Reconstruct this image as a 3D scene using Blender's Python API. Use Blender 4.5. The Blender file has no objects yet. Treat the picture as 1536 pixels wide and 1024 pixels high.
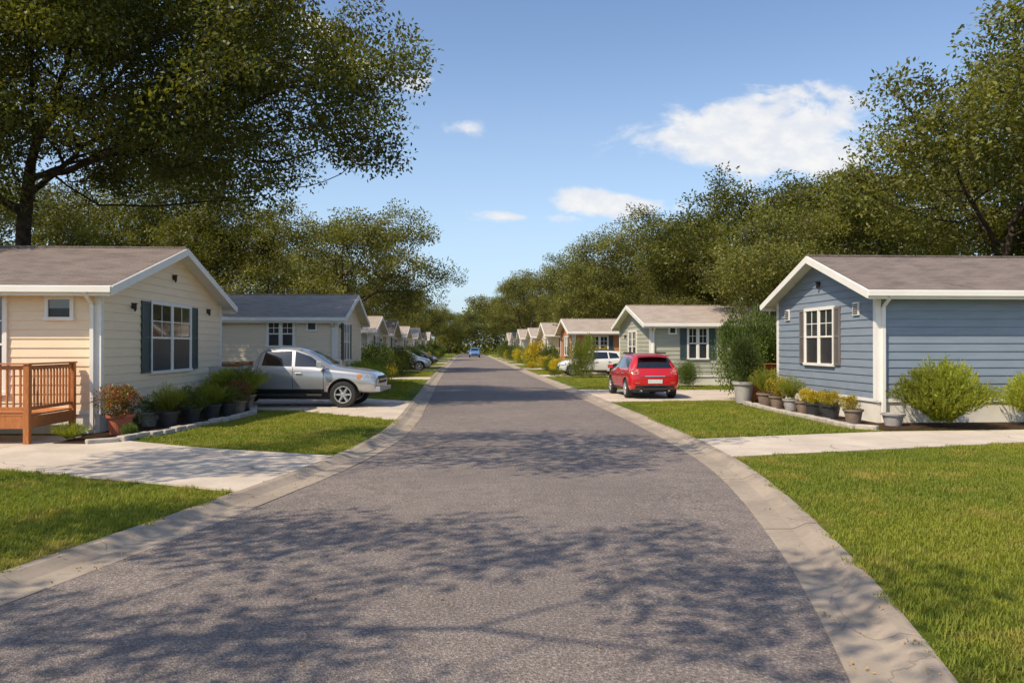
import bpy, bmesh, math, random
import numpy as np
from mathutils import Vector, Matrix, Euler
from mathutils.bvhtree import BVHTree
random.seed(3); rng=np.random.default_rng(3)
sc=bpy.context.scene
COL=sc.collection
R=math.radians
SUN_EL=R(50); SH=Vector((-0.80,-0.60))
SUNV=Vector((SH.x*math.cos(SUN_EL),SH.y*math.cos(SUN_EL),math.sin(SUN_EL)))

# ---------------------------------------------------------------- node helpers
class NT:
    def __init__(s,nt): s.nt=nt
    def n(s,t,**k):
        nd=s.nt.nodes.new(t)
        for a,b in k.items(): setattr(nd,a,b)
        return nd
    def l(s,a,b): s.nt.links.new(a,b)
    def setin(s,sock,v):
        if isinstance(v,bpy.types.NodeSocket): s.l(v,sock)
        else: sock.default_value=v
    def m(s,op,a,b=0.0,c=0.0,clamp=False):
        nd=s.n('ShaderNodeMath',operation=op); nd.use_clamp=clamp
        s.setin(nd.inputs[0],a); s.setin(nd.inputs[1],b)
        return nd.outputs[0]
    def mix(s,f,a,b,bt='MIX'):
        nd=s.n('ShaderNodeMix',data_type='RGBA',blend_type=bt)
        s.setin(nd.inputs[0],f)
        for i,v in((6,a),(7,b)):
            if not isinstance(v,bpy.types.NodeSocket): v=(*v[:3],1)
            s.setin(nd.inputs[i],v)
        return nd.outputs[2]
    def noise(s,vec,scale,detail=5,rough=.55,dist=0):
        nd=s.n('ShaderNodeTexNoise'); nd.inputs['Scale'].default_value=scale
        nd.inputs['Detail'].default_value=detail; nd.inputs['Roughness'].default_value=rough
        nd.inputs['Distortion'].default_value=dist
        if vec is not None: s.l(vec,nd.inputs['Vector'])
        return nd.outputs['Fac']
    def ramp(s,f,stops,interp='LINEAR'):
        nd=s.n('ShaderNodeValToRGB'); nd.color_ramp.interpolation=interp
        e=nd.color_ramp.elements
        while len(e)<len(stops): e.new(.5)
        for i,(p,c) in enumerate(stops):
            e[i].position=p; e[i].color=(*c,1) if not isinstance(c,(int,float)) else (c,c,c,1)
        s.l(f,nd.inputs[0]); return nd.outputs[0]
    def sstep(s,f,a,b,o0=0,o1=1):
        nd=s.n('ShaderNodeMapRange',interpolation_type='SMOOTHSTEP')
        s.setin(nd.inputs[0],f); nd.inputs[1].default_value=a; nd.inputs[2].default_value=b
        nd.inputs[3].default_value=o0; nd.inputs[4].default_value=o1
        return nd.outputs[0]
    def bump(s,h,strength,dist,normal=None):
        nd=s.n('ShaderNodeBump'); nd.inputs['Strength'].default_value=strength
        nd.inputs['Distance'].default_value=dist; s.l(h,nd.inputs['Height'])
        return nd.outputs[0]

def newmat(name):
    m=bpy.data.materials.new(name); m.use_nodes=True
    t=NT(m.node_tree); b=m.node_tree.nodes['Principled BSDF']
    return m,t,b

def nmat(name,c1,c2=None,scale=3,rough=.8,bump=0,bscale=40,metal=0,coat=0,spec=.5,dirt=0):
    m,t,b=newmat(name)
    if c2 is None: c2=tuple(x*.85 for x in c1)
    co=t.n('ShaderNodeTexCoord').outputs['Object']
    f=t.noise(co,scale,4)
    col=t.mix(t.sstep(f,.3,.7),c1,c2)
    if dirt:
        f2=t.noise(co,.7,4); col=t.mix(t.m('MULTIPLY',t.sstep(f2,.4,.75),dirt),col,(.12,.09,.06))
    t.l(col,b.inputs['Base Color'])
    b.inputs['Roughness'].default_value=rough; b.inputs['Metallic'].default_value=metal
    b.inputs['Coat Weight'].default_value=coat; b.inputs['Coat Roughness'].default_value=.06
    b.inputs['Specular IOR Level'].default_value=spec
    if bump: t.l(t.bump(t.noise(co,bscale,3),bump,.01),b.inputs['Normal'])
    return m
def siding(name,c1,c2):
    m,t,b=newmat(name); co=t.n('ShaderNodeTexCoord').outputs['Object']
    mp=t.n('ShaderNodeMapping'); mp.inputs['Scale'].default_value=(1,1,5); t.l(co,mp.inputs[0])
    f=t.noise(mp.outputs[0],1.3,5,.6); col=t.mix(t.sstep(f,.3,.7),c1,c2)
    sp=t.n('ShaderNodeSeparateXYZ'); t.l(co,sp.inputs[0])
    g=t.m('MULTIPLY',t.sstep(sp.outputs[2],.5,1.3,1,0),t.sstep(t.noise(co,3,4),.35,.7))
    col=t.mix(t.m('MULTIPLY',g,.35),col,tuple(x*.6 for x in c2))
    mp2=t.n('ShaderNodeMapping'); mp2.inputs['Scale'].default_value=(1.5,1.5,30); t.l(co,mp2.inputs[0])
    t.l(col,b.inputs['Base Color']); b.inputs['Roughness'].default_value=.55
    t.l(t.bump(t.noise(mp2.outputs[0],3,3),.25,.006),b.inputs['Normal'])
    return m
def posn(t): return t.n('ShaderNodeNewGeometry').outputs['Position']

def asphalt():
    m,t,b=newmat('asphalt'); p=posn(t)
    big=t.noise(p,.35,4); med=t.noise(p,3.5,4,.6); fine=t.noise(p,38,2,.7)
    v=t.n('ShaderNodeTexVoronoi'); v.inputs['Scale'].default_value=75; t.l(p,v.inputs['Vector'])
    base=t.mix(t.sstep(big,.3,.7),(.200,.163,.144),(.262,.216,.190))
    base=t.mix(t.sstep(med,.35,.75),base,(.175,.143,.128))
    sp=t.ramp(fine,[(.3,.45),(.55,1.0),(.72,1.8)])
    col=t.mix(1.0,base,sp,'MULTIPLY')
    st=t.sstep(v.outputs['Color'],.80,.96)
    col=t.mix(t.m('MULTIPLY',st,.42),col,(.50,.43,.36))
    t.l(col,b.inputs['Base Color']); b.inputs['Roughness'].default_value=.85
    h=t.m('ADD',v.outputs['Distance'],fine)
    t.l(t.bump(h,.7,.012),b.inputs['Normal'])
    return m
def concrete(name,c1,c2,crack=.9,cs=.45):
    m,t,b=newmat(name); p=posn(t)
    n1=t.noise(p,1.1,5,.6); n2=t.noise(p,14,4,.65); n3=t.noise(p,90,2)
    col=t.mix(t.sstep(n1,.3,.7),c1,c2)
    col=t.mix(t.m('MULTIPLY',t.sstep(n2,.5,.8),.5),col,tuple(x*.6 for x in c2))
    vm=t.n('ShaderNodeVectorMath',operation='MULTIPLY_ADD')
    nn=t.n('ShaderNodeTexNoise'); nn.inputs['Scale'].default_value=1.3; nn.inputs['Detail'].default_value=5
    t.l(p,nn.inputs['Vector']); t.l(nn.outputs['Color'],vm.inputs[0]); vm.inputs[1].default_value=(.9,.9,0); t.l(p,vm.inputs[2])
    v=t.n('ShaderNodeTexVoronoi',feature='DISTANCE_TO_EDGE'); v.inputs['Scale'].default_value=cs; t.l(vm.outputs[0],v.inputs['Vector'])
    ck=t.sstep(v.outputs['Distance'],.0,.006,1,0)
    col=t.mix(t.m('MULTIPLY',ck,crack*.7),col,(.10,.08,.06))
    t.l(col,b.inputs['Base Color']); b.inputs['Roughness'].default_value=.9
    t.l(t.bump(t.m('ADD',n3,t.m('MULTIPLY',ck,-2)),.4,.006),b.inputs['Normal'])
    return m
def grass_cols(t,p):
    a=t.noise(p,.22,3,.6); bb=t.noise(p,1.1,4,.65); c=t.noise(p,7,3)
    col=t.mix(t.sstep(a,.35,.65),(.255,.285,.034),(.150,.210,.024))
    col=t.mix(t.m('MULTIPLY',t.sstep(bb,.48,.72),.85),col,(.44,.35,.095))
    col=t.mix(t.m('MULTIPLY',t.sstep(c,.45,.75),.6),col,(.095,.135,.022))
    return col
def lawn_mat():
    m,t,b=newmat('lawn_turf'); p=posn(t)
    col=grass_cols(t,p); f=t.noise(p,60,3,.7)
    col=t.mix(1,col,t.ramp(f,[(.3,.35),(.7,1.15)]),'MULTIPLY')
    t.l(col,b.inputs['Base Color']); b.inputs['Roughness'].default_value=1; b.inputs['Specular IOR Level'].default_value=.1
    t.l(t.bump(f,1,.05),b.inputs['Normal'])
    return m
def leaf_mat(name,c1,c2,trans=.35,gloss=.4,grass=False):
    m,t,b=newmat(name); p=posn(t)
    g=t.n('ShaderNodeNewGeometry')
    if grass:
        col=grass_cols(t,p)
        col=t.mix(t.m('MULTIPLY',g.outputs['Random Per Island'],.4),col,(.38,.35,.08))
    else:
        col=t.mix(g.outputs['Random Per Island'],c1,c2)
        col=t.mix(1,col,t.ramp(t.noise(p,.5,1),[(.3,.55),(.7,1.4)]),'MULTIPLY')
    t.l(col,b.inputs['Base Color']); b.inputs['Roughness'].default_value=.5
    b.inputs['Specular IOR Level'].default_value=gloss
    tr=t.n('ShaderNodeBsdfTranslucent'); tc=t.mix(1,col,(1.6,1.5,.55),'MULTIPLY'); t.l(tc,tr.inputs['Color'])
    mx=t.n('ShaderNodeMixShader'); mx.inputs[0].default_value=trans
    t.l(b.outputs[0],mx.inputs[1]); t.l(tr.outputs[0],mx.inputs[2])
    t.l(mx.outputs[0],m.node_tree.nodes['Material Output'].inputs[0])
    return m
def shingle(name,c1,c2,c3):
    m,t,b=newmat(name); uv=t.n('ShaderNodeTexCoord').outputs['UV']
    br=t.n('ShaderNodeTexBrick'); t.l(uv,br.inputs['Vector'])
    br.inputs['Color1'].default_value=(*c1,1); br.inputs['Color2'].default_value=(*c2,1); br.inputs['Mortar'].default_value=(*[x*.4 for x in c3],1)
    br.inputs['Scale'].default_value=1; br.inputs['Brick Width'].default_value=.32; br.inputs['Row Height'].default_value=.15
    br.inputs['Mortar Size'].default_value=.008; br.inputs['Bias'].default_value=-.1
    n=t.noise(uv,1.2,4); n2=t.noise(uv,40,2)
    col=t.mix(t.m('MULTIPLY',t.sstep(n,.35,.7),.5),br.outputs['Color'],c3)
    col=t.mix(1,col,t.ramp(n2,[(.3,.75),(.7,1.2)]),'MULTIPLY')
    t.l(col,b.inputs['Base Color']); b.inputs['Roughness'].default_value=.9
    t.l(t.bump(t.m('ADD',t.m('MULTIPLY',br.outputs['Fac'],-1),n2),.6,.012),b.inputs['Normal'])
    return m
def wood(name,c1,c2):
    m,t,b=newmat(name); co=t.n('ShaderNodeTexCoord').outputs['Object']
    mp=t.n('ShaderNodeMapping'); mp.inputs['Scale'].default_value=(3,3,.6); t.l(co,mp.inputs[0])
    n=t.noise(mp.outputs[0],8,5,.6,1.5); col=t.mix(t.sstep(n,.3,.7),c1,c2)
    t.l(col,b.inputs['Base Color']); b.inputs['Roughness'].default_value=.7
    t.l(t.bump(n,.3,.004),b.inputs['Normal']); return m
def glassmat(name,c=(.015,.018,.02),rough=.04):
    m,t,b=newmat(name); b.inputs['Base Color'].default_value=(*c,1); b.inputs['Roughness'].default_value=rough
    b.inputs['Specular IOR Level'].default_value=.9; b.inputs['Coat Weight'].default_value=.5; b.inputs['Coat Roughness'].default_value=.02
    return m

M_ASPH=asphalt()
M_CURB=concrete('kerb_concrete',(.38,.31,.24),(.27,.218,.170),.5,.6)
M_DRIVE=concrete('driveway_concrete',(.60,.51,.41),(.48,.40,.32),.9,.28)
M_LAWN=lawn_mat()
M_GRASS=leaf_mat('grass_blade',None,None,.35,grass=True,gloss=.15)
M_MULCH=nmat('mulch',(.085,.05,.03),(.035,.022,.015),12,1,1,60,spec=.1)
M_OAK=leaf_mat('oak_leaf',(.066,.083,.013),(.150,.150,.026),.36)
M_OAK2=leaf_mat('oak_leaf_light',(.100,.115,.022),(.205,.198,.046),.38)
M_BARK=nmat('bark',(.085,.060,.045),(.035,.026,.020),6,.95,.8,25,spec=.2)
M_SHR_D=leaf_mat('shrub_leaf_dark',(.06,.10,.02),(.13,.17,.03),.3)
M_SHR_M=leaf_mat('shrub_leaf_mid',(.11,.15,.02),(.22,.24,.035),.35)
M_SHR_Y=leaf_mat('shrub_leaf_yellow',(.32,.30,.025),(.55,.42,.035),.35)
M_SHR_R=leaf_mat('shrub_leaf_red',(.20,.07,.03),(.14,.15,.035),.3)
M_FOUNT=leaf_mat('fountain_grass_blade',(.20,.26,.025),(.38,.38,.05),.4)
M_LITTER=leaf_mat('fallen_leaf',(.26,.16,.06),(.40,.27,.11),.1)
M_WHITE=nmat('white_trim',(.86,.82,.76),(.80,.76,.70),1.5,.5)
M_CREAM=siding('cream_siding',(.90,.72,.50),(.85,.675,.465))
M_CREAM2=siding('cream_siding_pale',(.83,.69,.52),(.76,.63,.47))
M_BLUE=siding('blue_siding',(.240,.285,.345),(.210,.25,.305))
M_SAGE=siding('sage_siding',(.44,.43,.34),(.39,.38,.30))
M_BROWN=siding('terracotta_siding',(.58,.26,.11),(.50,.22,.09))
M_GREY=siding('grey_siding',(.62,.57,.50),(.55,.51,.45))
M_TAN=siding('tan_siding',(.66,.50,.34),(.58,.44,.30))
M_SKIRT=nmat('white_skirting',(.82,.78,.70),(.70,.65,.57),1.2,.8,.3,30,dirt=.2)
M_ROOF1=shingle('roof_shingle_brown',(.20,.155,.135),(.125,.098,.088),(.25,.20,.175))
M_ROOF2=shingle('roof_shingle_grey',(.42,.345,.29),(.31,.255,.215),(.46,.38,.31))
M_SHUT=nmat('shutter_teal',(.07,.10,.10),(.055,.085,.085),3,.6)
M_SHUTB=nmat('shutter_taupe',(.20,.175,.165),(.16,.14,.13),3,.6)
M_WGLASS=glassmat('window_glass',(.03,.035,.035),.06)
M_WSCREEN=nmat('window_screen',(.035,.037,.04),(.02,.022,.025),2,.35)
M_BLACK=nmat('black_metal',(.02,.02,.02),(.03,.03,.03),5,.5)
M_WOOD=wood('stained_cedar',(.50,.18,.045),(.34,.11,.03))
M_TERRA=nmat('terracotta',(.50,.15,.08),(.40,.12,.065),6,.8)
M_POTB=nmat('black_pot',(.035,.035,.037),(.05,.05,.052),6,.5)
M_POTG=nmat('grey_pot',(.42,.39,.36),(.32,.29,.27),6,.8,.3)
M_POTBR=nmat('brown_pot',(.26,.19,.14),(.18,.13,.095),6,.8,.3)
M_STONE=nmat('edging_stone',(.50,.44,.37),(.33,.29,.245),5,.9,.6,20)
M_SILVER=nmat('silver_paint',(.50,.51,.53),(.48,.49,.51),1,.28,metal=.6,coat=1)
M_RED=nmat('red_paint',(.62,.010,.014),(.58,.009,.013),1,.28,metal=.15,coat=1)
M_BLUEP=nmat('blue_paint',(.10,.20,.42),(.09,.18,.40),1,.3,coat=1)
M_WHITEP=nmat('white_paint',(.76,.76,.74),(.72,.72,.70),1,.3,coat=1)
M_CGLASS=glassmat('car_glass',(.008,.009,.010),.03)
M_TYRE=nmat('tyre_rubber',(.02,.02,.02),(.028,.027,.026),8,.85)
M_PLAST=nmat('black_plastic',(.025,.025,.026),(.035,.035,.035),8,.6)
M_RIM=nmat('alloy_rim',(.72,.72,.72),(.65,.65,.65),2,.28,metal=.8)
M_TAIL=nmat('tail_lamp',(.20,.006,.006),(.75,.20,.15),16,.12,coat=1)
M_LAMP=nmat('head_lamp',(.62,.62,.60),(.35,.36,.37),14,.1,metal=.5,coat=1)
M_AMB=nmat('amber_lamp',(.6,.22,.03),(.5,.18,.02),10,.2,coat=1)
M_PLATE=nmat('number_plate',(.70,.68,.62),(.6,.6,.58),12,.5)

# ---------------------------------------------------------------- mesh builder
class MB:
    def __init__(s): s.v=[];s.f=[];s.m=[]
    def add(s,vs,fs,mi=0,mx=None):
        o=len(s.v)
        for p in vs:
            p=Vector(p)
            if mx is not None: p=mx@p
            s.v.append(tuple(p))
        for f in fs: s.f.append(tuple(o+i for i in f)); s.m.append(mi)
    def box(s,x0,x1,y0,y1,z0,z1,mi=0,mx=None):
        if x0>x1:x0,x1=x1,x0
        if y0>y1:y0,y1=y1,y0
        s.add([(x0,y0,z0),(x1,y0,z0),(x1,y1,z0),(x0,y1,z0),(x0,y0,z1),(x1,y0,z1),(x1,y1,z1),(x0,y1,z1)],
          [(0,3,2,1),(4,5,6,7),(0,1,5,4),(1,2,6,5),(2,3,7,6),(3,0,4,7)],mi,mx)
    def hexa(s,p,mi=0):
        s.add(p,[(0,3,2,1),(4,5,6,7),(0,1,5,4),(1,2,6,5),(2,3,7,6),(3,0,4,7)],mi)
    def prism(s,poly,z0,z1,mi=0):
        n=len(poly)
        s.add([(x,y,z0) for x,y in poly]+[(x,y,z1) for x,y in poly],
          [tuple(range(n,2*n))]+[(i,(i+1)%n,n+(i+1)%n,n+i) for i in range(n)],mi)
    def tube(s,p0,p1,r0,r1,n=6,mi=0,cap=False):
        p0=Vector(p0);p1=Vector(p1);d=(p1-p0)
        if d.length<1e-6:return
        q=d.to_track_quat('Z','Y')
        vs=[]
        for p,r in((p0,r0),(p1,r1)):
            for i in range(n):
                a=2*math.pi*i/n; vs.append(p+q@Vector((r*math.cos(a),r*math.sin(a),0)))
        fs=[(i,(i+1)%n,n+(i+1)%n,n+i) for i in range(n)]
        if cap: fs+= [tuple(range(n)),tuple(range(n,2*n))]
        s.add(vs,fs,mi)
    def lathe(s,prof,n=24,mi=0,mx=None):
        vs=[]
        for r,z in prof:
            for i in range(n):
                a=2*math.pi*i/n; vs.append((r*math.cos(a),r*math.sin(a),z))
        fs=[]
        for k in range(len(prof)-1):
            for i in range(n): fs.append((k*n+i,k*n+(i+1)%n,(k+1)*n+(i+1)%n,(k+1)*n+i))
        s.add(vs,fs,mi,mx)
    def mesh(s,name,mats,smooth=False):
        me=bpy.data.meshes.new(name); me.from_pydata(s.v,[],s.f)
        for m in mats: me.materials.append(m)
        me.polygons.foreach_set('material_index',s.m)
        if smooth: me.polygons.foreach_set('use_smooth',[True]*len(s.f))
        me.update(); return me
    def obj(s,name,mats,parent=None,loc=(0,0,0),smooth=False,bevel=0):
        ob=mkobj(name,s.mesh(name,mats,smooth),parent,loc)
        if bevel:
            b=ob.modifiers.new('bevel','BEVEL'); b.width=bevel; b.segments=2; b.limit_method='ANGLE'
        return ob
def mkobj(name,me,parent=None,loc=(0,0,0),rot=0,scl=None):
    ob=bpy.data.objects.new(name,me); COL.objects.link(ob); ob.location=loc
    ob.rotation_euler=(0,0,rot)
    if scl is not None: ob.scale=scl if hasattr(scl,'__len__') else (scl,)*3
    if parent: ob.parent=parent
    return ob
def empty(name,loc=(0,0,0),rot=0):
    return mkobj(name,None,None,loc,rot)

# ---------------------------------------------------------------- road geometry
def interp(keys):
    ks=np.array(keys,float); ys=ks[:,0]; xs=ks[:,1]
    d=np.gradient(xs,ys)
    def f(y):
        y=np.clip(np.asarray(y,float),ys[0],ys[-1]); i=np.clip(np.searchsorted(ys,y)-1,0,len(ys)-2)
        h=ys[i+1]-ys[i]; t=(y-ys[i])/h
        return ((2*t**3-3*t**2+1)*xs[i]+(t**3-2*t**2+t)*h*d[i]+(-2*t**3+3*t**2)*xs[i+1]+(t**3-t**2)*h*d[i+1])
    return f
LE=interp([(-14,-10.4),(-6,-7.5),(0,-5.5),(3,-4.55),(6.4,-3.58),(9.66,-2.72),(12.5,-2.07),(14.7,-1.68),(17,-1.43),(21,-1.3),(26,-1.35),(46,-1.6),(88,-1.7),(280,-1.7)])
RE=interp([(-14,-5.0),(-6,-1.6),(0,.75),(2.5,1.62),(4.6,2.30),(7.04,2.95),(9.1,3.38),(11.4,3.80),(13.7,4.07),(16.5,4.22),(19.4,4.3),(29,4.35),(56,4.2),(108,4.0),(280,4.0)])
Y0,Y1=-14,280
ys=np.concatenate([np.arange(Y0,60,.5),np.arange(60,Y1+1,4)])
mb=MB()
lx=LE(ys);rx=RE(ys); n=len(ys)
vs=[];fs=[]
NX=7
for i in range(n):
    for k in range(NX):
        t=k/(NX-1); vs.append((lx[i]+(rx[i]-lx[i])*t,ys[i],.03*(1-(2*t-1)**2)))
for i in range(n-1):
    for k in range(NX-1): fs.append((i*NX+k,i*NX+k+1,(i+1)*NX+k+1,(i+1)*NX+k))
mb.add(vs,fs); road=mb.obj('road',[M_ASPH],smooth=True)
def kerb(F,sgn,name):
    mb=MB(); prof=[(-.03,-.03),(-.03,.006),(.0,.010),(.26,.018),(.34,.05),(.41,.084),(.50,.090),(.53,.084),(.53,.0)]
    y=Y0
    while y<150:
        L=random.choice((1.5,1.6,1.7)) if y<60 else 8
        e=y+L-.018
        sub=np.linspace(y,e,4); rows=[]
        for yy in sub:
            x=float(F(yy)); dx=float(F(yy+.05)-F(yy-.05))/.1
            nn=Vector((sgn,-sgn*dx)); nn.normalize()
            rows.append([(x+nn.x*o,yy+nn.y*o,z) for o,z in prof])
        jz=random.uniform(-.004,.006)
        m=len(prof); vs=[(a,b,c+jz) for r in rows for a,b,c in r]; fs=[]
        for i in range(3):
            for k in range(m-1): fs.append((i*m+k,i*m+k+1,(i+1)*m+k+1,(i+1)*m+k))
        fs+= [tuple(range(m)),tuple(range(3*m,4*m))]
        mb.add(vs,fs); y+=L
    return mb.obj(name,[M_CURB])
kerb(LE,-1,'kerb'); kerb(RE,1,'kerb')
mb=MB(); mb.add([(-1500,-1500,-.03),(1500,-1500,-.03),(1500,1500,-.03),(-1500,1500,-.03)],[(0,1,2,3)]); mb.obj('ground',[M_LAWN])
mb=MB()
for F,sg in((LE,-1),(RE,1)):
    xs=F(ys)+sg*.51
    offs=[0,.25,1,3,8,30,90]
    vs=[(xs[i]+sg*w,ys[i],.072+(0 if w==0 else .012*math.sin(ys[i]*.9+w*2.1))) for i in range(n) for w in offs]
    m=len(offs); fs=[]
    for i in range(n-1):
        for k in range(m-1):
            q=(i*m+k,i*m+k+1,(i+1)*m+k+1,(i+1)*m+k); fs.append(q if sg>0 else q[::-1])
    mb.add(vs,fs)
mb.obj('lawn',[M_LAWN],smooth=True)

def lx_(y,o=.5): return float(LE(y))-o
def rx_(y,o=.5): return float(RE(y))+o
def edge(F,o,ya,yb,k=6): return [(float(F(y))+o,y) for y in np.linspace(ya,yb,k)]
DRV={}
DRV['l1']=edge(LE,-.52,10.7,14.0)+[(-4.93,15.2),(-8.3,17.4),(-20,18),(-20,14.2),(-7.3,12.9)]
DRV['l2']=edge(LE,-.52,20.6,27.6)+[(-4.2,29.6),(-9,30.8),(-16,31),(-16,28),(-7.4,26.8),(-7.2,24.6),(-4.8,23.6)]
DRV['r1']=[(float(RE(13.5))+.52,13.5),(11.1,15.2),(24,16.6),(24,18.0),(12.6,17.4),(9.2,17.2)]+edge(RE,.52,16.1,13.5,5)[:-1]
DRV['r2']=[(float(RE(26.9))+.52,26.9),(8.9,27.4),(14,28.2),(14,33.6),(8,33.8)]+edge(RE,.52,34.4,26.9,5)[:-1]
for i,(ya) in enumerate([45.5,59.5,74,88,102,116]):
    DRV['lf%d'%i]=edge(LE,-.52,ya,ya+3)+[(-12,ya+3),(-12,ya)]
for i,(ya) in enumerate([49,64,79.5,94,108,122]):
    DRV['rf%d'%i]=[(rx_(ya),ya),(13,ya),(13,ya+3),(rx_(ya+3),ya+3)]
mb=MB()
for k,p in DRV.items(): mb.prism(p,.02,.092)
mb.obj('driveway',[M_DRIVE])
BED={'l':[(-8.05,16.0),(-7.4,15.9),(-6.9,16.3),(-6.35,19),(-5.95,22.6),(-6.6,25.2),(-8.05,26.2)],
     'r':[(10.1,26),(9.1,25.6),(8.95,22),(8.95,17.9),(9.3,17.5),(12.6,17.6),(22,18.4),(22,19.1),(10.1,19.1)]}
mb=MB()
for p in BED.values(): mb.prism(p,.02,.10)
mb.obj('mulch_bed',[M_MULCH])
def stones(path,name,w0=.08):
    mb=MB()
    for (a,b) in zip(path[:-1],path[1:]):
        a=Vector(a);b=Vector(b);L=(b-a).length; k=max(1,int(L/.42)); d=(b-a)/k
        for i in range(k):
            c=a+d*(i+.5); ang=math.atan2(d.y,d.x)+random.uniform(-.08,.08)
            mx=Matrix.Translation((c.x,c.y,.06))@Matrix.Rotation(ang,4,'Z')
            l=d.length*.46; w=random.uniform(w0,w0+.03); h=random.uniform(.10,.14)
            mb.box(-l,l,-w,w,0,h,0,mx)
    mb.obj(name,[M_STONE],bevel=.025)
stones(BED['l'][1:6],'stone_edging'); stones(BED['r'][1:5],'stone_edging')

# ---------------------------------------------------------------- houses
def house(name,s,xg,y0,W,L,ze,zr,wm,rm,gw=(),sw=(),zs=.55,shm=None,lamps=(),oh=.4,board=.2):
    shm=shm or M_SHUT
    root=empty(name,(xg,y0,0))
    pit=(zr-ze)/(W/2)
    c=MB(); c.box(0,s*L,0,W,zs,ze); 
    c.add([(0,0,ze),(0,W,ze),(0,W/2,zr),(s*L,0,ze),(s*L,W,ze),(s*L,W/2,zr)],[(0,1,2),(3,5,4),(0,2,5,3),(1,4,5,2)])
    def half(z): return W/2 if z<=ze else max(0,(zr-z)/(zr-ze)*W/2)
    z=zs
    while z<zr-.02:
        z1=min(z+board,zr); h0=half(z);h1=half(z1); o0,o1=.024,.004
        if z<ze-.05:
            zz=min(z1,ze)
            c.add([(0,-o0,z),(s*L,-o0,z),(s*L,-o1,zz),(0,-o1,zz),(0,0,z),(s*L,0,z)],[(0,1,2,3),(0,4,5,1)])
            c.add([(0,W+o0,z),(s*L,W+o0,z),(s*L,W+o1,zz),(0,W+o1,zz),(0,W,z),(s*L,W,z)],[(0,1,2,3),(0,4,5,1)])
        a=-s
        c.add([(a*o0,W/2-h0,z),(a*o0,W/2+h0,z),(a*o1,W/2+h1,z1),(a*o1,W/2-h1,z1),(0,W/2-h0,z),(0,W/2+h0,z)],[(0,1,2,3),(0,4,5,1)])
        z+=board
    c.obj('walls',[wm],root)
    k=MB(); k.box(s*.012,s*L,.012,W-.012,0,zs-.003); k.obj('skirting',[M_SKIRT],root)
    r=MB(); th=.10
    ua,ub=-oh,L+oh
    for sd in(0,1):
        v0=-oh if sd==0 else W+oh; zz0=ze-oh*pit
        pts=[(s*ua,v0,zz0),(s*ub,v0,zz0),(s*ub,W/2,zr),(s*ua,W/2,zr)]
        top=[(x,y,q+th) for x,y,q in pts]
        r.add(top,[(0,1,2,3)],0); r.add(pts,[(0,1,2,3)],1)
        r.add([pts[0],pts[1],top[1],top[0]],[(0,1,2,3)],1)
        r.add([pts[0],pts[3],top[3],top[0]],[(0,1,2,3)],1); r.add([pts[1],pts[2],top[2],top[1]],[(0,1,2,3)],1)
        for u in(ua,):
            A=Vector((s*(u-.035),v0,zz0));B=Vector((s*(u-.035),W/2,zr)); H=.19
            o=Vector((s*.033,0,0)); dn=Vector((0,0,H-.085)); up=Vector((0,0,.085))
            r.hexa([A-dn,A-dn+o,B-dn+o,B-dn,A+up,A+up+o,B+up+o,B+up],1)
        gy=(v0-.10,v0-.004) if sd==0 else (v0+.004,v0+.10)
        r.box(s*(ua-.02),s*(ub),gy[0],gy[1],zz0-.045,zz0+.075,1)
        r.box(s*(ua+.02),s*(ub),(v0+.004 if sd==0 else v0-.03),(v0+.03 if sd==0 else v0-.004),zz0-.12,zz0-.004,1)
    q=0
    while q<L+2*oh-.3:
        u=ua+q; r.box(s*u,s*(u+.29),W/2-.11,W/2+.11,zr+th-.02,zr+th+.022,0); q+=.3
    ro=r.obj('roof',[rm,M_WHITE],root)
    uvl=ro.data.uv_layers.new(name='UVMap')
    for po in ro.data.polygons:
        for li in po.loop_indices:
            co=ro.data.vertices[ro.data.loops[li].vertex_index].co
            uvl.data[li].uv=(co.x,abs(co.y-W/2)*math.sqrt(1+pit*pit))
    t=MB(); e=.036
    t.box(-s*e,s*.10,-e,0-.0005,zs-.02,ze-.01); t.box(-s*e,-s*.0005,0,.10,zs-.02,ze-.01)
    t.box(-s*e,-s*.0005,W-.10,W+e,zs-.02,ze-.01)
    t.box(-s*(e-.004),s*L,-(e-.004),-.0005,zs-.05,zs+.03) ; t.box(-s*(e-.006),-s*.0005,0,W,zs-.052,zs+.028)
    zz0=ze-oh*pit
    t.box(s*.10,s*.18,-.11,-.04,.12,zz0-.28)
    t.hexa([(s*.10,-.11,zz0-.30),(s*.18,-.11,zz0-.30),(s*.18,-.04,zz0-.30),(s*.10,-.04,zz0-.30),(s*.10,-oh-.09,zz0-.04),(s*.18,-oh-.09,zz0-.04),(s*.18,-oh-.02,zz0-.04),(s*.10,-oh-.02,zz0-.04)])
    t.box(s*.10,s*.18,-.30,-.11,.12,.19)
    t.obj('trim',[M_WHITE],root)
    w=MB(); sh=MB(); g=MB(); la=MB()
    def B(mbx,pl,a0,a1,o0,o1,z0,z1,mi=0):
        if pl=='g': mbx.box(-s*o0,-s*o1,a0,a1,z0,z1,mi)
        else: mbx.box(s*a0,s*a1,-o0,-o1,z0,z1,mi)
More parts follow.
